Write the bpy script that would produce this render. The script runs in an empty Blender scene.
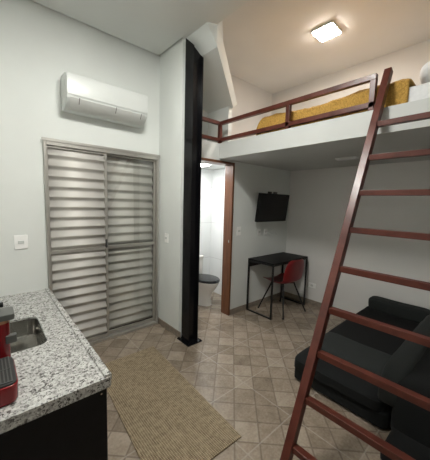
import bpy, bmesh, math, random
from mathutils import Vector, Matrix, noise
S = bpy.context.scene
COL = S.collection

# ------------------------------------------------------------------ camera
def make_camera():
    yaw, pit, rol = 0.847536518, -0.104995026, 0.0276057912
    f = Vector((math.cos(pit)*math.cos(yaw), math.cos(pit)*math.sin(yaw), math.sin(pit)))
    r = f.cross(Vector((0, 0, 1))).normalized(); u = r.cross(f)
    r2 = math.cos(rol)*r + math.sin(rol)*u
    u2 = -math.sin(rol)*r + math.cos(rol)*u
    cd = bpy.data.cameras.new('camera'); cam = bpy.data.objects.new('camera', cd)
    COL.objects.link(cam)
    m = Matrix((r2, u2, -f)).transposed().to_4x4(); m.translation = Vector((0, 0, 1.55))
    cam.matrix_world = m
    cd.sensor_fit = 'HORIZONTAL'; cd.sensor_width = 36; cd.lens = 264.34/430*36
    cd.clip_start = 0.02
    S.camera = cam
make_camera()
# ------------------------------------------------------------------ light and exposure
S.view_settings.view_transform = 'Standard'
S.view_settings.look = 'None'
S.view_settings.gamma = 1
S.view_settings.use_curve_mapping = False
S.view_settings.exposure = 0.9
w = bpy.data.worlds.new('world'); S.world = w; w.use_nodes = True
w.node_tree.nodes['Background'].inputs[0].default_value = (0.5, 0.55, 0.6, 1)
w.node_tree.nodes['Background'].inputs[1].default_value = 0.05
LAMP_KITCHEN = 55.0     # emission strengths of the lamps
LAMP_LOFT = 80.0
LAMP_BATH = 48.0

# ------------------------------------------------------------------ materials
def new_mat(name):
    m = bpy.data.materials.new(name); m.use_nodes = True
    return m, m.node_tree, m.node_tree.nodes['Principled BSDF']
def N(nt, t, **kw):
    n = nt.nodes.new(t)
    for k, v in kw.items():
        if k in n.inputs: n.inputs[k].default_value = v
        else: setattr(n, k, v)
    return n
def ramp(nt, fac, stops):
    r = nt.nodes.new('ShaderNodeValToRGB')
    el = r.color_ramp.elements
    while len(el) < len(stops): el.new(0.5)
    for e, (p, c) in zip(el, stops):
        e.position = p; e.color = (*c, 1) if len(c) == 3 else c
    nt.links.new(fac, r.inputs[0]); return r.outputs[0]
def coords(nt, scale=(1, 1, 1), rot=(0, 0, 0), loc=(0, 0, 0), world=False):
    if world:
        t = N(nt, 'ShaderNodeNewGeometry'); o = t.outputs['Position']
    else:
        t = N(nt, 'ShaderNodeTexCoord'); o = t.outputs['Object']
    m = N(nt, 'ShaderNodeMapping'); m.inputs['Scale'].default_value = scale
    m.inputs['Rotation'].default_value = rot; m.inputs['Location'].default_value = loc
    nt.links.new(o, m.inputs[0]); return m.outputs[0]
def bump(nt, b, h, strength=.2, dist=.01):
    n = N(nt, 'ShaderNodeBump'); n.inputs['Strength'].default_value = strength
    n.inputs['Distance'].default_value = dist
    nt.links.new(h, n.inputs['Height']); nt.links.new(n.outputs[0], b.inputs['Normal'])
def simple(name, col, rough=.5, metal=0, var=.06, nscale=12, bmp=0, spec=.5, coat=0):
    m, nt, b = new_mat(name)
    v = coords(nt)
    n = N(nt, 'ShaderNodeTexNoise', Scale=nscale, Detail=3.0); nt.links.new(v, n.inputs['Vector'])
    lo = tuple(c*(1-var) for c in col); hi = tuple(min(1, c*(1+var)) for c in col)
    nt.links.new(ramp(nt, n.outputs[0], [(.3, lo), (.7, hi)]), b.inputs['Base Color'])
    b.inputs['Roughness'].default_value = rough; b.inputs['Metallic'].default_value = metal
    b.inputs['Specular IOR Level'].default_value = spec
    b.inputs['Coat Weight'].default_value = coat
    if bmp: bump(nt, b, n.outputs[0], bmp)
    return m
def emis(name, col, st):
    m, nt, b = new_mat(name)
    b.inputs['Emission Color'].default_value = (*col, 1); b.inputs['Emission Strength'].default_value = st
    b.inputs['Base Color'].default_value = (.9, .9, .9, 1)
    n = N(nt, 'ShaderNodeTexNoise', Scale=5.0)
    nt.links.new(ramp(nt, n.outputs[0], [(0, (.88, .88, .88)), (1, (.9, .9, .9))]), b.inputs['Base Color'])
    return m

def floor_mat():
    m, nt, b = new_mat('ceramic_floor')
    L = nt.links
    T = .467; q = T/2/math.sqrt(2)*1.0   # small printed squares, set on the diagonal of each tile
    g = N(nt, 'ShaderNodeNewGeometry')
    sep = N(nt, 'ShaderNodeSeparateXYZ'); L.new(g.outputs['Position'], sep.inputs[0])
    def M(op, a, bb=None, c=None):
        n = N(nt, 'ShaderNodeMath', operation=op)
        for i, v in enumerate((a, bb, c)):
            if v is None: continue
            if hasattr(v, 'is_linked') or hasattr(v, 'links'): L.new(v, n.inputs[i])
            else: n.inputs[i].default_value = v
        return n.outputs[0]
    X = M('DIVIDE', M('SUBTRACT', sep.outputs[0], 1.632), T)
    Y = M('DIVIDE', M('SUBTRACT', sep.outputs[1], 1.42), T)
    A = M('ADD', X, Y); B = M('SUBTRACT', X, Y)      # printed squares: cells of (A,B), two per tile
    A2 = M('MULTIPLY_ADD', A, 2.0, .5); B2 = M('MULTIPLY_ADD', B, 2.0, .5)
    def edge(v):     # distance to nearest integer
        f = M('FRACT', v); return M('MINIMUM', f, M('SUBTRACT', 1.0, f))
    def line(d, wd, soft):
        n = N(nt, 'ShaderNodeMapRange'); n.inputs['From Min'].default_value = wd
        n.inputs['From Max'].default_value = wd+soft; n.inputs['To Min'].default_value = 1
        n.inputs['To Max'].default_value = 0; L.new(d, n.inputs['Value']); return n.outputs[0]
    main = line(M('MINIMUM', edge(X), edge(Y)), .006, .008)
    small = line(M('MINIMUM', edge(A2), edge(B2)), .016, .03)
    cmb = N(nt, 'ShaderNodeCombineXYZ'); L.new(M('FLOOR', A2), cmb.inputs[0]); L.new(M('FLOOR', B2), cmb.inputs[1])
    wn = N(nt, 'ShaderNodeTexWhiteNoise'); wn.noise_dimensions = '2D'; L.new(cmb.outputs[0], wn.inputs['Vector'])
    nz = N(nt, 'ShaderNodeTexNoise', Scale=9.0, Detail=6.0, Roughness=.65); L.new(g.outputs['Position'], nz.inputs['Vector'])
    nf = N(nt, 'ShaderNodeTexNoise', Scale=60.0, Detail=4.0); L.new(g.outputs['Position'], nf.inputs['Vector'])
    fac = M('ADD', M('MULTIPLY', wn.outputs['Value'], .24), M('ADD', M('MULTIPLY', nz.outputs[0], .55), M('MULTIPLY', nf.outputs[0], .35)))
    base = ramp(nt, fac, [(.34, (.160, .124, .090)), (.57, (.272, .220, .168)), (.78, (.370, .312, .248))])
    mx = N(nt, 'ShaderNodeMixRGB'); L.new(M('MULTIPLY', small, .55), mx.inputs[0]); L.new(base, mx.inputs[1]); mx.inputs[2].default_value = (.11, .085, .065, 1)
    mx2 = N(nt, 'ShaderNodeMixRGB'); L.new(M('MULTIPLY', main, .38), mx2.inputs[0]); L.new(mx.outputs[0], mx2.inputs[1]); mx2.inputs[2].default_value = (.44, .40, .35, 1)
    L.new(mx2.outputs[0], b.inputs['Base Color'])
    b.inputs['Roughness'].default_value = .25
    hh = M('SUBTRACT', M('MULTIPLY', nz.outputs[0], .6), M('ADD', M('MULTIPLY', small, .3), main))
    bump(nt, b, hh, .25, .004)
    return m
def tile_mat(name, col, w, h, grout, rough=.2):
    m, nt, b = new_mat(name); L = nt.links
    g = N(nt, 'ShaderNodeNewGeometry'); sep = N(nt, 'ShaderNodeSeparateXYZ'); L.new(g.outputs['Position'], sep.inputs[0])
    ad = N(nt, 'ShaderNodeMath', operation='ADD'); L.new(sep.outputs[0], ad.inputs[0]); L.new(sep.outputs[1], ad.inputs[1])
    c = N(nt, 'ShaderNodeCombineXYZ'); L.new(ad.outputs[0], c.inputs[0]); L.new(sep.outputs[2], c.inputs[1])
    br = N(nt, 'ShaderNodeTexBrick'); br.offset = 0
    L.new(c.outputs[0], br.inputs['Vector'])
    br.inputs['Color1'].default_value = (*col, 1); br.inputs['Color2'].default_value = (*[k*.97 for k in col], 1)
    br.inputs['Mortar'].default_value = (*grout, 1); br.inputs['Scale'].default_value = 1
    br.inputs['Brick Width'].default_value = w; br.inputs['Row Height'].default_value = h; br.inputs['Mortar Size'].default_value = .004
    L.new(br.outputs[0], b.inputs['Base Color']); b.inputs['Roughness'].default_value = rough
    return m
def granite_mat():
    m, nt, b = new_mat('speckled_granite'); L = nt.links
    g = coords(nt)
    v1 = N(nt, 'ShaderNodeTexVoronoi', Scale=80.0); L.new(g, v1.inputs['Vector'])
    v2 = N(nt, 'ShaderNodeTexVoronoi', Scale=150.0); L.new(g, v2.inputs['Vector'])
    n1 = N(nt, 'ShaderNodeTexNoise', Scale=60.0, Detail=4.0, Roughness=.7); L.new(g, n1.inputs['Vector'])
    s1 = N(nt, 'ShaderNodeSeparateColor'); L.new(v1.outputs['Color'], s1.inputs[0])
    s2 = N(nt, 'ShaderNodeSeparateColor'); L.new(v2.outputs['Color'], s2.inputs[0])
    c1 = ramp(nt, s1.outputs[0], [(0.0, (.09, .085, .08)), (.18, (.12, .115, .11)), (.26, (.27, .27, .26)), (.55, (.41, .41, .395)), (.9, (.58, .59, .57))])
    c2 = ramp(nt, s2.outputs[0], [(0.0, (.05, .045, .045)), (.18, (.10, .095, .09)), (.26, (.38, .38, .365)), (1, (.60, .60, .58))])
    mk = ramp(nt, n1.outputs[0], [(.46, (0, 0, 0)), (.56, (1, 1, 1))])
    mx = N(nt, 'ShaderNodeMixRGB'); L.new(mk, mx.inputs[0]); L.new(c1, mx.inputs[1]); L.new(c2, mx.inputs[2])
    L.new(mx.outputs[0], b.inputs['Base Color']); b.inputs['Roughness'].default_value = .22
    return m
def rug_mat():
    m, nt, b = new_mat('woven_jute'); L = nt.links
    g = coords(nt)
    w1 = N(nt, 'ShaderNodeTexWave', Scale=30.0, Distortion=1.2); w1.bands_direction = 'Y'; w1.inputs['Detail Scale'].default_value = 8
    L.new(g, w1.inputs['Vector'])
    w2 = N(nt, 'ShaderNodeTexWave', Scale=22.0, Distortion=1.0); w2.bands_direction = 'X'; L.new(g, w2.inputs['Vector'])
    mu = N(nt, 'ShaderNodeMath', operation='MULTIPLY'); L.new(w1.outputs['Fac'], mu.inputs[0]); L.new(w2.outputs['Fac'], mu.inputs[1])
    nz = N(nt, 'ShaderNodeTexNoise', Scale=35.0, Detail=3.0); L.new(g, nz.inputs['Vector'])
    ad = N(nt, 'ShaderNodeMath', operation='ADD'); L.new(mu.outputs[0], ad.inputs[0]); L.new(nz.outputs[0], ad.inputs[1])
    L.new(ramp(nt, ad.outputs[0], [(.35, (.15, .115, .072)), (.75, (.30, .236, .155)), (1, (.42, .345, .235))]), b.inputs['Base Color'])
    b.inputs['Roughness'].default_value = .95; b.inputs['Specular IOR Level'].default_value = .1
    bump(nt, b, ad.outputs[0], .7, .006)
    return m
def fabric(name, col, sc=300, var=.2):
    m, nt, b = new_mat(name); g = coords(nt)
    n = N(nt, 'ShaderNodeTexNoise', Scale=float(sc), Detail=2.0); nt.links.new(g, n.inputs['Vector'])
    nt.links.new(ramp(nt, n.outputs[0], [(.3, tuple(c*(1-var) for c in col)), (.7, tuple(c*(1+var) for c in col))]), b.inputs['Base Color'])
    b.inputs['Roughness'].default_value = .92; b.inputs['Specular IOR Level'].default_value = .2
    b.inputs['Sheen Weight'].default_value = .03
    bump(nt, b, n.outputs[0], .3, .002)
    return m
def wood_mat(name, a, c, axis='Z', rough=.35):
    m, nt, b = new_mat(name)
    sc = {'Z': (30, 30, 2), 'X': (2, 30, 30)}[axis]
    g = coords(nt, scale=sc)
    n = N(nt, 'ShaderNodeTexNoise', Scale=1.5, Detail=4.0); nt.links.new(g, n.inputs['Vector'])
    nt.links.new(ramp(nt, n.outputs[0], [(.3, a), (.7, c)]), b.inputs['Base Color'])
    b.inputs['Roughness'].default_value = rough
    return m
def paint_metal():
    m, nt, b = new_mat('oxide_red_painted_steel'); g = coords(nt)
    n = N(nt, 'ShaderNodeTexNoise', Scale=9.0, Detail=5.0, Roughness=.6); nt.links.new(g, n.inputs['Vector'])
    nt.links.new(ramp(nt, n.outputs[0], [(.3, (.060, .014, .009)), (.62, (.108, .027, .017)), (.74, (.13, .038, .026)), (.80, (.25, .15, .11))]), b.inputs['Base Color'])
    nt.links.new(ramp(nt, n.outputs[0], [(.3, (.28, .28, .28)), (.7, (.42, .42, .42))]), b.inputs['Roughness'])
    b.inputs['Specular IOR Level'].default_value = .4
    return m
def brushed(name, col, rough=.3, sc=(2, 120, 120)):
    m, nt, b = new_mat(name); g = coords(nt, scale=sc)
    n = N(nt, 'ShaderNodeTexNoise', Scale=2.0, Detail=3.0); nt.links.new(g, n.inputs['Vector'])
    nt.links.new(ramp(nt, n.outputs[0], [(.3, tuple(c*.85 for c in col)), (.7, col)]), b.inputs['Base Color'])
    b.inputs['Metallic'].default_value = 1; b.inputs['Roughness'].default_value = rough
    return m
def glass_mat():
    m, nt, b = new_mat('clear_glass'); L = nt.links
    out = [n for n in nt.nodes if n.type == 'OUTPUT_MATERIAL'][0]
    tr = N(nt, 'ShaderNodeBsdfTransparent'); gl = N(nt, 'ShaderNodeBsdfGlossy'); gl.inputs['Roughness'].default_value = .03
    n = N(nt, 'ShaderNodeTexNoise', Scale=3.0)
    L.new(ramp(nt, n.outputs[0], [(0, (.95, .96, .95)), (1, (.98, .985, .98))]), tr.inputs['Color'])
    mx = N(nt, 'ShaderNodeMixShader'); mx.inputs[0].default_value = .09; L.new(tr.outputs[0], mx.inputs[1]); L.new(gl.outputs[0], mx.inputs[2])
    L.new(mx.outputs[0], out.inputs[0]); nt.nodes.remove(b)
    return m

M = dict(
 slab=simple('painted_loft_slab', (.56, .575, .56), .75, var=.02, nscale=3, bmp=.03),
 wall=simple('cool_white_plaster', (.72, .745, .72), .75, var=.02, nscale=3, bmp=.03),
 wall_warm=simple('white_plaster', (.70, .69, .67), .75, var=.02, nscale=3, bmp=.03),
 ceil=simple('white_ceiling_paint', (.68, .69, .67), .8, var=.015, nscale=2),
 floor=floor_mat(), skirt=simple('beige_skirting_tile', (.25, .21, .17), .35, var=.2, nscale=25),
 bath_tile=tile_mat('white_wall_tile', (.80, .82, .82), .34, .60, (.62, .63, .63)),
 granite=granite_mat(), rug=rug_mat(),
 alu=simple('satin_aluminium', (.48, .465, .43), .38, .7, var=.06, nscale=8), alu_slat=simple('aluminium_slats', (.62, .60, .565), .6, .22, var=.05, nscale=4),
 steel=brushed('stainless_steel', (.44, .43, .405), .2, (40, 40, 40)),
 black_steel=simple('black_gloss_steel', (.005, .005, .006), .24, var=.3, nscale=8, spec=.25),
 black_matte=simple('matte_black_board', (.006, .006, .0065), .5, var=.15, nscale=20, spec=.18),
 black_tube=simple('black_tube', (.008, .008, .008), .4, spec=.4),
 screen=simple('dark_screen', (.004, .004, .005), .25, spec=.4),
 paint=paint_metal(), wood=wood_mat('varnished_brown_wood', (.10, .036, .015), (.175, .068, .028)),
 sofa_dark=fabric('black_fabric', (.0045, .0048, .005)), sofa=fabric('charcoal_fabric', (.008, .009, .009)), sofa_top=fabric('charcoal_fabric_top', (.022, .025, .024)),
 mustard=fabric('mustard_knit', (.43, .255, .062), 90, .3), white_fabric=fabric('white_cotton', (.74, .75, .76), 40, .04),
 plastic=simple('white_plastic', (.63, .655, .635), .28, var=.01), louvre=simple('pale_grey_plastic', (.62, .63, .61), .35, var=.02),
 dark=simple('dark_slot', (.03, .03, .03), .6), switch=simple('switch_plate', (.90, .90, .88), .35, var=.02),
 red_gloss=simple('gloss_red_plastic', (.20, .004, .008), .22, var=.08, spec=.5),
 red_chair=simple('red_chair_plastic', (.20, .012, .014), .35, var=.1), copper=simple('copper_band', (.50, .26, .15), .35, .5),
 grey_plastic=simple('dark_grey_plastic', (.085, .088, .082), .4), ceramic=simple('white_ceramic', (.80, .78, .74), .12, var=.02),
 lid=simple('black_seat_lid', (.018, .020, .022), .2), glass=glass_mat(),
 lampk=emis('kitchen_diffuser', (1.0, .985, .93), LAMP_KITCHEN), lampl=emis('loft_diffuser', (1.0, .89, .79), LAMP_LOFT),
 lampb=emis('bathroom_diffuser', (1.0, .985, .96), LAMP_BATH),
)

# ------------------------------------------------------------------ mesh helpers
def obj(name, bm, mat, parent=None, smooth=False, bevel=0, seg=2):
    bmesh.ops.recalc_face_normals(bm, faces=bm.faces[:])
    me = bpy.data.meshes.new(name); bm.to_mesh(me); bm.free()
    o = bpy.data.objects.new(name, me); COL.objects.link(o)
    me.materials.append(mat)
    if smooth:
        for p in me.polygons: p.use_smooth = True
        try: me.set_sharp_from_angle(angle=math.radians(40))
        except Exception: pass
    if bevel:
        md = o.modifiers.new('bevel', 'BEVEL'); md.width = bevel; md.segments = seg; md.limit_method = 'ANGLE'
    if parent: o.parent = parent
    return o
def tag(o, label=None, cat=None, group=None, kind=None):
    if label: o['label'] = label
    if cat: o['category'] = cat
    if group: o['group'] = group
    if kind: o['kind'] = kind
    return o
def thing(name, label, cat, loc=(0, 0, 0), rz=0, group=None, kind=None):
    o = bpy.data.objects.new(name, None); COL.objects.link(o)
    o.location = loc; o.rotation_euler = (0, 0, rz); o.empty_display_size = .1
    return tag(o, label, cat, group, kind)
def box(bm, x0, x1, y0, y1, z0, z1):
    vs = [bm.verts.new(p) for p in ((x0, y0, z0), (x1, y0, z0), (x1, y1, z0), (x0, y1, z0), (x0, y0, z1), (x1, y0, z1), (x1, y1, z1), (x0, y1, z1))]
    for f in ((0, 3, 2, 1), (4, 5, 6, 7), (0, 1, 5, 4), (1, 2, 6, 5), (2, 3, 7, 6), (3, 0, 4, 7)): bm.faces.new([vs[i] for i in f])
    return vs
def B(*a):
    bm = bmesh.new(); box(bm, *a); return bm
def bar(bm, p, q, w, h, up=(0, 0, 1)):
    p = Vector(p); q = Vector(q); d = (q-p).normalized(); s = d.cross(Vector(up)).normalized(); u = s.cross(d)
    r = []
    for c in (p, q):
        for a, b in ((-1, -1), (1, -1), (1, 1), (-1, 1)): r.append(bm.verts.new(c+s*a*w/2+u*b*h/2))
    for f in ((0, 1, 2, 3), (7, 6, 5, 4), (0, 4, 5, 1), (1, 5, 6, 2), (2, 6, 7, 3), (3, 7, 4, 0)): bm.faces.new([r[i] for i in f])
def rod(bm, pts, rad, n=10):
    pts = [Vector(p) for p in pts]; rings = []
    for i, p in enumerate(pts):
        a = pts[max(i-1, 0)]; b = pts[min(i+1, len(pts)-1)]; d = (b-a).normalized()
        up = Vector((0, 0, 1)) if abs(d.z) < .95 else Vector((1, 0, 0))
        s = d.cross(up).normalized(); u = s.cross(d)
        rr = rad[i] if isinstance(rad, (list, tuple)) else rad
        rings.append([bm.verts.new(p+(s*math.cos(t)+u*math.sin(t))*rr) for t in [2*math.pi*k/n for k in range(n)]])
    for a, b in zip(rings, rings[1:]):
        for k in range(n): bm.faces.new((a[k], a[(k+1) % n], b[(k+1) % n], b[k]))
    bm.faces.new(rings[0][::-1]); bm.faces.new(rings[-1])
def prism(bm, prof, axis, a, b):
    """prof: list of 2D points, extruded along axis from a to b"""
    def P(u, v, t):
        return {'x': (t, u, v), 'y': (u, t, v), 'z': (u, v, t)}[axis]
    A = [bm.verts.new(P(u, v, a)) for u, v in prof]; Bv = [bm.verts.new(P(u, v, b)) for u, v in prof]
    n = len(prof)
    bm.faces.new(A); bm.faces.new(Bv[::-1])
    for i in range(n): bm.faces.new((A[i], Bv[i], Bv[(i+1) % n], A[(i+1) % n]))
def loft(bm, rings, closed=True):
    R = [[bm.verts.new(p) for p in r] for r in rings]
    n = len(R[0])
    for a, b in zip(R, R[1:]):
        for k in range(n): bm.faces.new((a[k], a[(k+1) % n], b[(k+1) % n], b[k]))
    if closed: bm.faces.new(R[0][::-1]); bm.faces.new(R[-1])
    return R
def rrect(cx, cy, hx, hy, r, n=5):
    out = []
    for k, (sx, sy) in enumerate(((1, 1), (-1, 1), (-1, -1), (1, -1))):
        for i in range(n+1):
            t = math.pi/2*(k+i/n)
            out.append((cx+sx*(hx-r)+r*math.cos(t), cy+sy*(hy-r)+r*math.sin(t)))
    return out
def cushion(cx, cy, cz, hx, hy, hz, e=.28, nu=28, nv=14, wob=.006, seed=0, puff=0.0):
    """superellipsoid cushion with soft wobble"""
    bm = bmesh.new(); sp = lambda v, p: math.copysign(abs(v)**p, v)
    rings = []
    for j in range(1, nv):
        ph = -math.pi/2+math.pi*j/nv; ring = []
        for i in range(nu):
            th = 2*math.pi*i/nu
            x = sp(math.cos(ph), e)*sp(math.cos(th), e); y = sp(math.cos(ph), e)*sp(math.sin(th), e); z = sp(math.sin(ph), e*1.5)
            z *= (1+puff*(1-x*x)*(1-y*y))
            p = Vector((cx+hx*x, cy+hy*y, cz+hz*z))
            d = noise.noise(p*5+Vector((seed, 0, 0)))*wob
            ring.append(p+Vector((x, y, z))*d)
        rings.append(ring)
    loft(bm, rings); return bm
def struct(name, bm, mat, label=None, cat=None):
    o = obj(name, bm, mat); return tag(o, label, cat, kind='structure')

# ------------------------------------------------------------------ room shell
XL, YR = -.20, -1.60          # left wall, rear wall
YD, XS, YB, XR = 2.88, 1.62, 2.49, 3.80
ZK, ZU, ZL0, ZL1 = 3.19, 3.40, 2.085, 2.268
X1 = 2.233
struct('floor', B(XL-.1, XR+.1, YR-.1, 3.62, -.08, 0), M['floor'], 'beige ceramic tile floor with small diagonal squares', 'floor')
# wall with the shutter door (opening .44..1.605)
bm = bmesh.new()
box(bm, XL, .44, YD, YD+.12, 0, 3.42); box(bm, 1.605, XS+.06, YD, YD+.12, 0, 3.42); box(bm, .44, 1.605, YD, YD+.12, 2.066, 3.42)
struct('wall_back', bm, M['wall'], 'white wall around the slatted metal sliding door', 'wall')
struct('wall_outside', B(.3, 1.75, YD+.14, YD+.2, 0, 2.3), M['dark'], 'dark space behind the slatted sliding door', 'wall')
struct('wall_side', B(XS, XS+.06, 2.41, YD, 0, 3.42), M['wall'], 'short white wall between the sliding door and the black column', 'wall')
struct('wall_left', B(XL-.12, XL, YR, YD+.12, 0, 3.5), M['wall'], 'white wall behind the granite counter', 'wall')
struct('wall_right', B(XR, XR+.12, YR, 3.6, 0, 3.5), M['wall_warm'], 'long white wall behind the sofa and desk', 'wall')
struct('wall_rear', B(XL-.12, XR+.12, YR-.12, YR, 0, 3.5), M['wall_warm'], 'white wall behind the viewer', 'wall')
DX0, DX1, DZ = 1.76, 2.475, 2.035      # bathroom door opening
bm = bmesh.new()
box(bm, XS+.06, DX0-.03, YB, YB+.13, 0, ZL1); box(bm, DX0-.03, DX1+.03, YB, YB+.13, DZ+.03, ZL1); box(bm, DX1+.03, XR, YB, YB+.13, 0, ZL0)
struct('wall_bathroom', bm, M['wall'], 'white wall with the bathroom doorway and the television', 'wall')
# bathroom interior
struct('wall_bathroom_back', B(XS, 3.0, 3.45, 3.55, 0, ZL0), M['bath_tile'], 'white tiled back wall of the bathroom', 'wall')
struct('wall_bathroom_right', B(2.95, 3.05, YB+.13, 3.45, 0, ZL0), M['bath_tile'], 'white tiled wall on the right of the bathroom', 'wall')
struct('wall_bathroom_left', B(XS, XS+.06, YD, 3.45, 0, ZL0), M['bath_tile'], 'white tiled wall on the left of the bathroom', 'wall')
# loft floor: L-shaped slab
bm = bmesh.new()
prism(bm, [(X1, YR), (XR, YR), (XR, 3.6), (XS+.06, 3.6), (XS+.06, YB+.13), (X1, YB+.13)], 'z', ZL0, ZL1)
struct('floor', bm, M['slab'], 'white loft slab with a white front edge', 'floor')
# upper walls and ceilings
struct('wall_loft', B(2.44, XR, 2.93, 3.05, ZL1, ZU+.1), M['wall_warm'], 'white end wall of the loft', 'wall')
bm = bmesh.new(); box(bm, 2.40, 2.46, 2.52, 3.05, ZL1, 2.80); box(bm, XS, 2.40, 2.93, 3.05, ZL1, 3.42)
struct('wall_partition', bm, M['wall'], 'short white wall beside the loft under the sloping soffit', 'wall')
bm = bmesh.new(); box(bm, XL+.015, XS-.022, YR, YD-.024, ZK, ZU+.02); box(bm, XS-.022, 1.72, YR, 2.39, ZK, ZU+.02)
struct('ceiling', bm, M['ceil'], 'lower white plasterboard ceiling over the kitchen', 'ceiling')
struct('ceiling', B(XL, XR, YR, 3.05, ZU+.02, ZU+.12), M['ceil'], 'upper ceiling over the loft', 'ceiling')
struct('ceiling', B(1.72, XR, YR, 3.0, ZU, ZU+.015), M['wall_warm'], 'warm white ceiling over the loft', 'ceiling')
# sloping soffit (underside of a stair flight)
bm = bmesh.new()
front = [(1.633, 2.04, 3.19), (1.722, 2.0, 3.168), (1.765, 2.04, 3.03), (2.44, 2.48, 2.742)]
ftop = [(1.66, 2.04, 3.40), (1.76, 1.97, 3.24), (1.83, 2.03, 3.10), (2.50, 2.47, 2.79)]
back = [(1.633, 2.93, 3.19), (1.636, 2.93, 3.187), (1.765, 2.93, 3.03), (2.44, 2.93, 2.742)]
btop = [(1.66, 2.93, 3.40), (1.76, 2.93, 3.24), (1.83, 2.93, 3.10), (2.50, 2.93, 2.79)]
F, T_, K, KT = [[bm.verts.new(p) for p in L] for L in (front, ftop, back, btop)]
bm.faces.new((F[0], F[1], F[2])); bm.faces.new((F[0], F[2], K[2], K[0])); bm.faces.new((F[2], F[3], K[3], K[2]))
bm.faces.new((K[0], K[2], KT[2], KT[1], KT[0])); bm.faces.new((K[2], K[3], KT[3], KT[2]))
for i in range(3):
    bm.faces.new((T_[i], KT[i], KT[i+1], T_[i+1])); bm.faces.new((F[i], T_[i], T_[i+1], F[i+1]))
bm.faces.new((F[0], K[0], KT[0], T_[0])); bm.faces.new((F[3], T_[3], KT[3], K[3]))
struct('ceiling', bm, M['wall'], 'sloping white soffit beside the loft', 'ceiling')
# skirting tiles
struct('baseboard_side', B(XS-.010, XS, 2.37, YD, 0, .075), M['skirt'], 'beige tile skirting beside the sliding door', 'baseboard')
struct('baseboard_bathroom', B(DX1+.04, XR-.012, YB-.010, YB, 0, .075), M['skirt'], 'beige tile skirting under the television', 'baseboard')
struct('baseboard_right', B(XR-.010, XR, YR, YB, 0, .075), M['skirt'], 'beige tile skirting along the long right wall', 'baseboard')

# ------------------------------------------------------------------ lamps
def lamp(name, label, cx, cy, z, hx, hy, mat, group=None):
    t = thing(name, label, 'ceiling light', (cx, cy, z))
    bm = bmesh.new(); prism(bm, rrect(0, 0, hx+.012, hy+.012, .02), 'z', -.022, 0); obj('lamp_frame', bm, M['plastic'], t)
    bm = bmesh.new(); prism(bm, rrect(0, 0, hx, hy, .012), 'z', -.030, -.018); obj('diffuser', bm, mat, t)
    return t
lamp('ceiling_light', 'lit square panel light on the warm loft ceiling', 2.85, 1.52, ZU, .105, .105, M['lampl'])
lamp('ceiling_light', 'lit panel light on the lower kitchen ceiling above the viewer', .80, 1.28, ZK, .20, .20, M['lampk'])
lamp('ceiling_light', 'lit panel light on the bathroom ceiling', 2.30, 3.0, ZL0, .12, .12, M['lampb'])
t = thing('ceiling_light', 'small switched off white bar light under the loft', 'ceiling light', (3.10, 1.31, ZL0))
obj('lamp_frame', B(-.045, .045, -.12, .12, -.012, 0), M['plastic'], t, bevel=.003)
obj('diffuser', B(-.032, .032, -.105, .105, -.024, -.010), M['white_fabric'], t, bevel=.006)

# ------------------------------------------------------------------ shutter sliding door
d1 = thing('door_1', 'aluminium sliding door with wide corrugated slats', 'sliding door', (.44, YD, 0), kind='structure')
W, H = 1.163, 2.064
bm = bmesh.new()
box(bm, 0, .022, -.03, .09, 0, H); box(bm, W-.022, W, -.03, .09, 0, H); box(bm, .022, W-.022, -.03, .09, H-.04, H); box(bm, .022, W-.022, -.03, .09, 0, .03)
obj('door_frame', bm, M['alu'], d1, bevel=.003)
bm = bmesh.new(); box(bm, -.012, W+.012, -.036, -.028, H-.004, H+.02); obj('door_trim', bm, M['alu'], d1)
def slats(x0, x1, z0, z1, y, pitch):
    bm = bmesh.new(); n = round((z1-z0)/pitch); p = (z1-z0)/n
    prof = [(0, 0), (-.004, .08), (-.012, .18), (-.021, .27), (-.026, .33), (-.026, .38), (-.022, .46), (-.015, .60), (-.008, .75), (-.003, .88)]
    pts = [(y+a, z0+(k+b)*p) for k in range(n) for a, b in prof]+[(y, z1)]
    A = [bm.verts.new((x0, a, b)) for a, b in pts]; C = [bm.verts.new((x1, a, b)) for a, b in pts]
    for i in range(len(pts)-1): bm.faces.new((A[i], C[i], C[i+1], A[i+1]))
    return bm
def solid(o, th):
    md = o.modifiers.new('thickness', 'SOLIDIFY'); md.thickness = th; md.offset = 0; return o
def leaf(x0, x1, y, name, glazed, sl, sr):
    z0, z1, zm = .035, H-.042, 1.03
    bm = bmesh.new()
    box(bm, x0, x0+sl, y-.012, y+.018, z0, z1); box(bm, x1-sr, x1, y-.012, y+.018, z0, z1)
    for a, b in ((z0, z0+.035), (z1-.018, z1), (zm-.018, zm+.018)): box(bm, x0+sl, x1-sr, y-.010, y+.016, a, b)
    f = obj(name, bm, M['alu'], d1, bevel=.002)
    for a, b in ((z0+.035, zm-.018), (zm+.018, z1-.018)):
        s = obj('slat_panel', slats(x0+sl-.002, x1-sr+.002, a, b, y+(.040 if glazed else .012), .0925), M['alu_slat'], f, smooth=True); solid(s, .002)
        if glazed:
            obj('glass_pane', B(x0+sl-.003, x1-sr+.003, y-.002, y+.002, a-.004, b+.004), M['glass'], f)
    return f
lf = leaf(.022, .560, -.005, 'door_leaf', False, .010, .026)
rf = leaf(.556, W-.022, .030, 'door_leaf', True, .012, .022)
bm = bmesh.new(); box(bm, .533, .552, -.030, -.016, 1.035, 1.125); obj('door_handle', bm, M['dark'], lf, bevel=.004)

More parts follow.
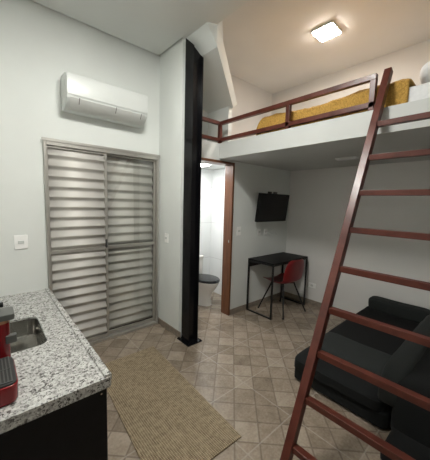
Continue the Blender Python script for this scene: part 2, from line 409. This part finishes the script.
# ------------------------------------------------------------------ bathroom doorway
d2 = thing('door_2', 'varnished wooden frame of the open bathroom doorway', 'door frame', (DX0, YB, 0), kind='structure')
ww = DX1-DX0
bm = bmesh.new(); box(bm, -.03, 0, -.012, .142, 0, DZ+.03); obj('door_jamb', bm, M['wood'], d2, bevel=.004)
bm = bmesh.new(); box(bm, ww, ww+.03, -.012, .142, 0, DZ+.03); rj = obj('door_jamb', bm, M['wood'], d2, bevel=.004)
bm = bmesh.new(); box(bm, 0, ww, -.012, .142, DZ, DZ+.03); obj('door_head', bm, M['wood'], d2, bevel=.004)
bm = bmesh.new(); box(bm, ww-.002, ww, .02, .036, 1.01, 1.05); obj('strike_plate', bm, M['steel'], rj)

# ------------------------------------------------------------------ black steel column
t = thing('steel_column', 'black glossy steel column on a base plate beside the bathroom doorway', 'column', (1.683, 2.29, 0))
bm = bmesh.new()
box(bm, -.063, -.054, -.070, .070, .012, 3.185); box(bm, .054, .063, -.070, .070, .012, 3.185); box(bm, -.054, .054, -.030, -.022, .012, 3.185)
for v in bm.verts:
    if v.co.z > 3: v.co.z = 3.065+(v.co.y+.07)*.85-(v.co.x+.063)*.62
obj('column_shaft', bm, M['black_steel'], t, bevel=.002)
bm = bmesh.new(); box(bm, -.10, .095, -.115, .105, 0, .012); bp = obj('base_plate', bm, M['black_steel'], t, bevel=.003)
for sx, sy in ((-.082, -.097), (.077, -.097), (-.082, .088), (.077, .088)):
    bm = bmesh.new(); rod(bm, [(sx, sy, .012), (sx, sy, .024)], .009, 6); obj('bolt', bm, M['black_steel'], bp)

# ------------------------------------------------------------------ air conditioner
t = thing('air_conditioner', 'white split air conditioner mounted above the slatted door', 'air conditioner', (.60, YD, 2.34))
Lc = .765
prof = [(0, .03), (0, .305), (-.02, .318), (-.15, .312), (-.19, .292), (-.205, .26), (-.208, .12), (-.205, .085), (-.17, .045), (-.09, .005), (-.03, .0)]
bm = bmesh.new(); prism(bm, prof, 'x', 0, Lc); obj('housing', bm, M['plastic'], t, bevel=.006, smooth=True)
prof2 = [(-.206, .118), (-.209, .255), (-.197, .292), (-.205, .296), (-.217, .257), (-.2145, .113)]
bm = bmesh.new(); prism(bm, prof2, 'x', .004, Lc-.004); obj('front_panel', bm, M['plastic'], t, bevel=.002, smooth=True)
prof3 = [(-.207, .098), (-.2115, .094), (-.178, .044), (-.106, .008), (-.103, .014), (-.172, .05)]
bm = bmesh.new(); prism(bm, prof3, 'x', .03, Lc-.03); lv = obj('louvre', bm, M['louvre'], t, smooth=True)
for xx in (.10, .43, .69):
    bm = bmesh.new(); prism(bm, [(-.2125, .10), (-.215, .098), (-.185, .05), (-.182, .052)], 'x', xx, xx+.006); obj('louvre_clip', bm, M['grey_plastic'], lv)
bm = bmesh.new(); box(bm, -.003, .001, -.15, -.03, .05, .25); obj('side_grille', bm, M['louvre'], t)
# ------------------------------------------------------------------ wall plates
def plate(name, label, loc, rz, w=.08, h=.12, n=1, kind='switch'):
    t = thing(name, label, 'light switch' if kind == 'switch' else 'power outlet', loc, rz)
    p = obj('cover_plate', B(-w/2, w/2, -.008, 0, -h/2, h/2), M['switch'], t, bevel=.003)
    if kind == 'switch':
        for k in range(n):
            z = (k-(n-1)/2)*.03
            obj('rocker', B(-.022, .022, -.013, -.006, z-.013, z+.013), M['plastic'], p, bevel=.002)
    else:
        bm = bmesh.new(); prism(bm, rrect(0, 0, .022, .016, .01), 'y', -.010, -.006); obj('socket', bm, M['louvre'], p)
    return t
plate('light_switch', 'white switch plate on the wall left of the slatted door', (.246, YD, 1.15), 0, .10, .125, 1)
plate('light_switch', 'white switch plate on the short wall beside the black column', (XS, 2.69, 1.115), -math.pi/2, .075, .11)
plate('light_switch', 'white switch plate right of the bathroom doorway', (2.632, YB, 1.165), 0, .075, .12)
plate('power_outlet', 'white outlet low on the right wall behind the desk', (XR, 1.985, .305), -math.pi/2, .115, .075, kind='o')
plate('power_outlet', 'left white outlet plate below the television', (3.07, YB, 1.13), 0, .075, .09, kind='o')
plate('power_outlet', 'right white outlet plate below the television holding the plug', (3.22, YB, 1.125), 0, .075, .09, kind='o')
bm = bmesh.new(); rod(bm, [(3.225, YB-.02, 1.12), (3.25, YB-.045, 1.12), (3.33, YB-.05, 1.125), (3.43, YB-.04, 1.10), (3.47, YB-.035, 1.075), (3.38, YB-.03, 1.085), (3.30, YB-.03, 1.10)], .006, 6)
tag(obj('charging_cable', bm, M['plastic'], smooth=True), 'short white cord looped from the outlet below the television', 'cord')

# ------------------------------------------------------------------ television
t = thing('television', 'black flat television on the wall above the desk', 'television', (3.245, YB, 1.49))
sc = bpy.data.objects.new('tmp', None)
bm = bmesh.new(); box(bm, -.352, .352, -.022, .022, -.205, .205)
body = obj('casing', bm, M['black_matte'], t, bevel=.006); body.location = (0, -.10, 0); body.rotation_euler = (math.radians(7), 0, 0)
obj('screen', B(-.342, .342, -.0245, -.021, -.190, .197), M['screen'], body)
bm = bmesh.new(); box(bm, -.12, .12, -.012, 0, -.1, .1); box(bm, -.04, .04, -.075, -.012, -.03, .03); obj('wall_bracket', bm, M['black_tube'], t)
for (xx, lb) in ((3.10, 'left small dark bracket box on top of the television'), (3.23, 'right small grey bracket box on top of the television')):
    bm = bmesh.new(); prism(bm, rrect(0, 0, .030, .018, .008), 'z', 0, .028); rod(bm, [(-.012, 0, .014), (.0, -.02, .014)], .008, 8)
    o = obj('sensor_box', bm, M['dark'] if xx < 3.2 else M['grey_plastic']); o.location = (xx, 2.352, 1.693); o.rotation_euler = (math.radians(7), 0, 0)
    tag(o, lb, 'sensor')
bpy.data.objects.remove(sc)

# ------------------------------------------------------------------ desk
t = thing('desk', 'small black desk with square tube frame below the television', 'desk', (2.83, 2.03, 0))
DW, DD, DH, q = .865, .44, .765, .02
tp = obj('desktop', B(0, DW, 0, DD, DH-.02, DH), M['black_matte'], t, bevel=.002)
for x in (0, DW-q):
    for y in (0, DD-q): obj('leg', B(x, x+q, y, y+q, 0, DH-.02), M['black_tube'], t)
    obj('foot_rail', B(x, x+q, q, DD-q, 0, q), M['black_tube'], t)
    obj('top_rail', B(x, x+q, q, DD-q, DH-.04, DH-.02), M['black_tube'], t)
obj('front_rail', B(q, DW-q, 0, q, DH-.04, DH-.02), M['black_tube'], t)
obj('back_panel', B(q, DW-q, DD-q, DD-.006, DH-.12, DH-.02), M['black_tube'], t)

# ------------------------------------------------------------------ chair
t = thing('shell_chair', 'red plastic shell chair with thin black legs pushed under the desk', 'chair', (3.25, 2.15, 0), math.radians(-5))
# shell faces +Y; profile along (y, z), half width
prof = [(.215, .425, .17), (.205, .445, .195), (.15, .45, .215), (.05, .437, .22), (-.05, .432, .215), (-.12, .437, .205), (-.165, .46, .195), (-.19, .50, .19), (-.205, .56, .20), (-.22, .64, .20), (-.235, .72, .185), (-.245, .775, .15), (-.248, .795, .10)]
bm = bmesh.new(); rows = []
for (y, z, hw) in prof:
    r = []
    for k in range(11):
        s = -1+2*k/10
        curl = .035*abs(s)**3
        upz = max(0, min(1, (z-.44)/.1)) if y < 0 else 0
        r.append(bm.verts.new((hw*1.1*s, y+curl*upz, z+curl*(1-upz))))
    rows.append(r)
for a, b in zip(rows, rows[1:]):
    for k in range(10): bm.faces.new((a[k], a[k+1], b[k+1], b[k]))
o = obj('seat_shell', bm, M['red_chair'], t, smooth=True); solid(o, .010)
sd = o.modifiers.new('sub', 'SUBSURF'); sd.levels = 1; sd.render_levels = 1
hub = obj('under_frame', (lambda b: (bar(b, (-.13, -.11, .415), (.13, .11, .415), .022, .014), bar(b, (-.13, .11, .415), (.13, -.11, .415), .022, .014), b)[2])(bmesh.new()), M['black_tube'], t)
for sx in (-1, 1):
    for sy in (-1, 1):
        bm = bmesh.new(); rod(bm, [(sx*.12, sy*.10, .42), (sx*.245, sy*.232, .006)], [.012, .009], 8)
        lg = obj('leg', bm, M['black_tube'], t, smooth=True)
        bm = bmesh.new(); rod(bm, [(sx*.2455, sy*.2325, 0), (sx*.2435, sy*.2305, .014)], .013, 8); obj('foot_cap', bm, M['black_tube'], lg)

# ------------------------------------------------------------------ toilet
t = thing('toilet', 'white ceramic toilet with a black lid inside the bathroom', 'toilet', (2.49, 3.03, 0), math.radians(8)); t.scale = (.92, .92, .95)
def oval(cx, cy, rx, ry, z, n=24, sq=.0):
    return [(cx+rx*math.cos(2*math.pi*k/n), cy+ry*math.sin(2*math.pi*k/n), z) for k in range(n)]
bm = bmesh.new()
loft(bm, [oval(0, .03, .115, .17, 0), oval(0, .03, .11, .165, .02), oval(0, .02, .095, .14, .10), oval(0, 0, .105, .155, .20), oval(0, -.02, .15, .21, .30), oval(0, -.03, .178, .245, .37), oval(0, -.03, .182, .25, .395)])
obj('bowl', bm, M['ceramic'], t, smooth=True)
bm = bmesh.new()
loft(bm, [oval(0, -.03, .180, .250, .397), oval(0, -.03, .188, .258, .405), oval(0, -.03, .188, .258, .425), oval(0, -.03, .176, .246, .438), oval(0, -.03, .10, .15, .442)])
obj('lid', bm, M['lid'], t, smooth=True)
bm = bmesh.new(); loft(bm, [[(x, y, z) for x, y in rrect(0, .29, hx, hy, .05)] for z, hx, hy in ((.36, .15, .085), (.40, .18, .095), (.70, .19, .098))])
tk = obj('tank', bm, M['ceramic'], t, smooth=True)
bm = bmesh.new(); prism(bm, rrect(0, .285, .195, .10, .05), 'z', .70, .735); obj('tank_lid', bm, M['ceramic'], tk, bevel=.008)
bm = bmesh.new(); rod(bm, [(0, .285, .735), (0, .285, .745)], .022, 14); obj('flush_button', bm, M['steel'], tk)

# ------------------------------------------------------------------ kitchen counter
CX0, CX1, CY0, CY1, CZ = XL, .442, 1.238, YD, .683
SX0, SX1, SY0, SY1 = -.13, .262, 1.775, 2.262
bm = bmesh.new()
inner = rrect((SX0+SX1)/2, (SY0+SY1)/2, (SX1-SX0)/2, (SY1-SY0)/2, .055, 6)
outer = [(CX0, CY0), (CX1-.012, CY0), (CX1, CY0+.012), (CX1, CY1), (CX0, CY1)]
for z in (CZ, CZ-.052):
    vo = [bm.verts.new((x, y, z)) for x, y in outer]; vi = [bm.verts.new((x, y, z)) for x, y in inner]
    es = [bm.edges.new((v[i], v[(i+1) % len(v)])) for v in (vo, vi) for i in range(len(v))]
    bmesh.ops.triangle_fill(bm, edges=es, use_beauty=True)
    if z == CZ: to, ti = vo, vi
for a, b in ((to, vo), (ti, vi)):
    for i in range(len(a)): bm.faces.new((a[i], a[(i+1) % len(a)], b[(i+1) % len(a)], b[i]))
t = thing('worktop', 'speckled grey granite worktop with a raised front edge', 'counter', (0, 0, 0))
obj('slab', bm, M['granite'], t)
bm = bmesh.new(); prism(bm, [(CX1-.034, CZ-.001), (CX1-.030, CZ+.009), (CX1-.024, CZ+.012), (CX1-.003, CZ+.012), (CX1+.001, CZ+.008), (CX1+.001, CZ-.02), (CX1-.034, CZ-.02)], 'y', CY0+.006, CY1)
obj('raised_edge', bm, M['granite'], t, smooth=True)
# sink
t = thing('sink', 'stainless steel sink bowl set into the granite worktop', 'sink', ((SX0+SX1)/2, (SY0+SY1)/2, CZ))
hx, hy = (SX1-SX0)/2, (SY1-SY0)/2
rings = []
for d, z, r in ((-.001, -.004, .055), (.001, -.02, .055), (.004, -.09, .055), (.012, -.125, .055), (.035, -.142, .05), (.10, -.147, .04)):
    rings.append([(x, y, z) for x, y in rrect(0, 0, hx-d, hy-d, r, 6)])
bm = bmesh.new(); R = loft(bm, rings, closed=False); bm.faces.new(R[-1])
o = obj('bowl', bm, M['steel'], t, smooth=True)
bm = bmesh.new(); rod(bm, [(0, 0, -.147), (0, 0, -.143)], .04, 20); obj('drain', bm, M['steel'], t)
# cabinet below
t = thing('base_cabinet', 'matte black cabinet under the granite worktop', 'cabinet', (0, 0, 0))
obj('side_panel', B(CX0+.002, .424, 1.262, 1.280, 0, CZ-.052), M['black_matte'], t, bevel=.002)
obj('body', B(CX0+.002, .392, 1.280, YD-.01, .08, CZ-.21), M['black_matte'], t)
obj('back_rail', B(.374, .392, 1.280, YD-.01, CZ-.21, CZ-.052), M['black_matte'], t)
for k in range(3):
    y0 = 1.285+k*.528
    dr = obj('door', B(.393, .411, y0, y0+.52, .085, CZ-.06), M['black_matte'], t, bevel=.002)
    obj('door_handle', (lambda b: (rod(b, [(.411, y0+.44, .40), (.43, y0+.44, .40), (.43, y0+.44, .52), (.411, y0+.44, .52)], .005, 6), b)[1])(bmesh.new()), M['steel'], dr)
bm = bmesh.new(); rod(bm, [(.398, 1.262, .595), (.398, 1.2605, .595)], .0045, 8); obj('screw', bm, M['steel'], t)

# ------------------------------------------------------------------ coffee machine
t = thing('coffee_machine', 'red coffee machine with a black drip tray on the granite worktop', 'coffee machine', (0.015, 1.45, CZ))
bm = bmesh.new()
loft(bm, [[(x, y, z) for x, y in rrect(-.02, -.01, hx_, hy_, .03, 4)] for z, hx_, hy_ in ((0.0005, .078, .118), (.012, .084, .124), (.085, .086, .126))])
base = obj('base', bm, M['red_gloss'], t, smooth=True, bevel=.004)
bm = bmesh.new(); prism(bm, rrect(-.02, -.01, .082, .122, .028, 4), 'z', .085, .094); tray = obj('drip_tray', bm, M['dark'], base, bevel=.003)
bm = bmesh.new()
for k in range(12): bar(bm, (-.092+k*.0125, -.12, .096), (-.092+k*.0125, .10, .096), .005, .004)
for y in (-.12, -.01, .10): bar(bm, (-.092, y, .0965), (.048, y, .0965), .006, .004)
obj('grille', bm, M['grey_plastic'], tray)
bm = bmesh.new()
loft(bm, [[(x, y, z) for x, y in rrect(-.03, .165, hx_, hy_, .03, 4)] for z, hx_, hy_ in ((0, .085, .05), (.02, .088, .055), (.262, .09, .06))])
body = obj('body', bm, M['red_gloss'], t, smooth=True)
bm = bmesh.new(); prism(bm, rrect(-.03, .165, .088, .060, .03, 4), 'z', .262, .278); obj('trim_band', bm, M['copper'], body)
bm = bmesh.new(); prism(bm, rrect(-.026, .160, .105, .062, .012, 3), 'z', .278, .306); lv = obj('top_cover', bm, M['grey_plastic'], body, bevel=.003)
bm = bmesh.new(); rod(bm, [(-.005, .17, .306), (-.005, .17, .33)], .016, 12); rod(bm, [(-.012, .17, .338), (.040, .17, .338)], .013, 10); obj('lever', bm, M['black_matte'], lv, smooth=True)
bm = bmesh.new(); box(bm, .04, .083, .10, .135, .16, .20); obj('coffee_outlet', bm, M['grey_plastic'], body, bevel=.004)

# ------------------------------------------------------------------ rug
RX, RY = .30, .66
t_rug = bmesh.new()
nx, ny = 30, 60
top = [[t_rug.verts.new((-RX+2*RX*i/nx, -RY+2*RY*j/ny, .010+.002*noise.noise(Vector((i*.6, j*.6, 3))))) for j in range(ny+1)] for i in range(nx+1)]
for i in range(nx):
    for j in range(ny): t_rug.faces.new((top[i][j], top[i+1][j], top[i+1][j+1], top[i][j+1]))
geo = bmesh.ops.extrude_face_region(t_rug, geom=t_rug.faces[:])
for v in [g for g in geo['geom'] if isinstance(g, bmesh.types.BMVert)]: v.co.z = 0.0005
o = obj('rug', t_rug, M['rug'])
tag(o, 'beige woven jute rug lying on the tiles beside the counter', 'rug')
c0, c1, c2, c3 = Vector((.80, 2.40)), Vector((1.30, 2.41)), Vector((1.222, 1.062)), Vector((.62, 1.08))
for v in o.data.vertices:
    a = (v.co.x+RX)/(2*RX); b = (v.co.y+RY)/(2*RY)
    p = (c3*(1-a)+c2*a)*(1-b)+(Vector((.72, 2.42))*(1-a)+c1*a)*b
    v.co.x, v.co.y = p

# ------------------------------------------------------------------ ladder
LS, LB = .441, 1.186        # x = LS*z + LB along the stringer
t = thing('loft_ladder', 'dark red painted steel ladder leaning against the loft', 'ladder', (LB, .44, 0))
YLs, YRs = .725, .06
for y in (YLs, YRs):
    bm = bmesh.new(); z1 = 2.555
    bar(bm, (0, y-.44, .022), (LS*z1, y-.44, z1), .048, .052, up=(-1, 0, 0))
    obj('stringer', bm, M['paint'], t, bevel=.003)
for k in range(9):
    z = 2.125-k*.2435; x = LS*z
    bm = bmesh.new()
    bar(bm, (x, YRs+.024-.44, z), (x, YLs-.024-.44, z), .042, .036, up=(-LS, 0, 1) if False else (0, 0, 1))
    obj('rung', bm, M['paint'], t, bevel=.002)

# ------------------------------------------------------------------ loft railing
t = thing('loft_railing', 'low dark red steel railing with two rails along the loft edge', 'railing', (X1, YB, ZL1))
q = .040; zt = .243; zb = .045
def R_(nm, p, qq, w=q, h=q):
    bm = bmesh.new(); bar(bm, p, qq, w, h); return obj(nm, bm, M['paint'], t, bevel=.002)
cx, cy = .022, .022
R_('rail', (cx, cy+.018, zt), (cx, .78-YB, zt)); R_('rail', (cx, cy+.018, zb), (cx, .78-YB, zb))
R_('rail', (1.745-X1, cy, zt), (cx-.018, cy, zt)); R_('rail', (1.745-X1, cy, zb), (cx-.018, cy, zb))
def P_(y, x=cx): 
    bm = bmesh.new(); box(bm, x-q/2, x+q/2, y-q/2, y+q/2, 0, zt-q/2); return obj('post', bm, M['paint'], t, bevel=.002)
P_(cy); P_(1.535-YB); P_(.80-YB)

# ------------------------------------------------------------------ bed on the loft
bm = cushion(3.02, .65, ZL1+.076, .69, 1.26, .074, .16, 60, 12, .004, 3)
tag(obj('mattress', bm, M['white_fabric'], smooth=True), 'white mattress lying on the loft floor behind the railing', 'mattress')
# folded mustard blanket over the far part of the mattress
bm = bmesh.new(); ny, prof = 90, 30
rings = []
for j in range(ny+1):
    s = j/ny; y = .59+1.40*s
    end = max(0, 1-(1-min(1, (1-s)/.07))**2)**.5
    ztop = ZL1+.030+(.160+.015*math.sin(s*9)+.012*noise.noise(Vector((s*14, 0, 0))))*max(end, .05)
    ring = []
    for k in range(prof+1):
        u = k/prof
        if u < .25: x = 2.322+.012*math.sin(s*40)*.4; z = ZL1+.004+(ztop-.03-ZL1)*(u/.25)
        elif u < .32:
            a = (u-.25)/.07*math.pi/2; x = 2.322+.03*(1-math.cos(a)); z = ztop-.026+.026*math.sin(a)
        else:
            x = 2.352+(u-.32)/.68*.95; z = ztop+.010*noise.noise(Vector((x*7, y*7, 2)))
        ring.append((x+.006*noise.noise(Vector((y*18, z*18, 1))), y, z+.005*noise.noise(Vector((y*40, x*30, 5)))))
    rings.append(ring)
R = [[bm.verts.new(p) for p in r] for r in rings]
for a, b in zip(R, R[1:]):
    for k in range(prof): bm.faces.new((a[k], a[k+1], b[k+1], b[k]))
o = obj('blanket', bm, M['mustard'], smooth=True); solid(o, .016)
tag(o, 'mustard yellow knitted blanket spread over the loft mattress', 'blanket')
bm = cushion(0, 0, 0, .24, .215, .065, .5, 32, 14, .012, 5, .3)
o = obj('pillow', bm, M['white_fabric'], smooth=True); o.location = (2.60, .37, ZL1+.262); o.rotation_euler = (math.radians(-5), math.radians(3), .1)
tag(o, 'white pillow at the near end of the loft mattress', 'pillow')

# ------------------------------------------------------------------ sofa
t = thing('sofa', 'charcoal grey fabric sofa bed under the loft against the right wall', 'sofa', (0, 0, 0))
def C(name, x0, x1, y0, y1, z0, z1, e=.14, seed=0, wob=.006, mat='sofa', puff=0):
    bm = cushion((x0+x1)/2, (y0+y1)/2, (z0+z1)/2, (x1-x0)/2, (y1-y0)/2, (z1-z0)/2, e, 56, 16, wob, seed, puff)
    return obj(name, bm, M[mat], t, smooth=True)
C('base', 2.005, 3.76, .44, 1.185, .012, .130, .09, 1)
C('seat_cushion', 1.985, 3.77, .47, 1.185, .118, .215, .12, 2)
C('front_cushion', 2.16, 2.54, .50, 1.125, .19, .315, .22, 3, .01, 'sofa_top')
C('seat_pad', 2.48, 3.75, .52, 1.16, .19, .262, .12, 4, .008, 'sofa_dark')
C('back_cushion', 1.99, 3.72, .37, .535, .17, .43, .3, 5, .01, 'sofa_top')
C('back_panel', 1.985, 3.76, -.70, .445, .02, .405, .10, 6, .008)
C('low_dark_block', 1.74, 2.02, -.70, .41, .012, .09, .12, 7, .002)  # low dark block filling the black area before the sofa's near end
for x in (2.10, 3.65):
    for y in (1.08, -.6):
        bm = bmesh.new(); rod(bm, [(x, y, 0), (x, y, .03)], .02, 10); obj('leg', bm, M['black_tube'], t)
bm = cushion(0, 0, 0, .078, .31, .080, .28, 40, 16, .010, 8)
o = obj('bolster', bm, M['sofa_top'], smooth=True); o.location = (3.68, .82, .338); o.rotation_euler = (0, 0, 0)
tag(o, 'charcoal bolster cushion lying on the sofa against the right wall', 'cushion')
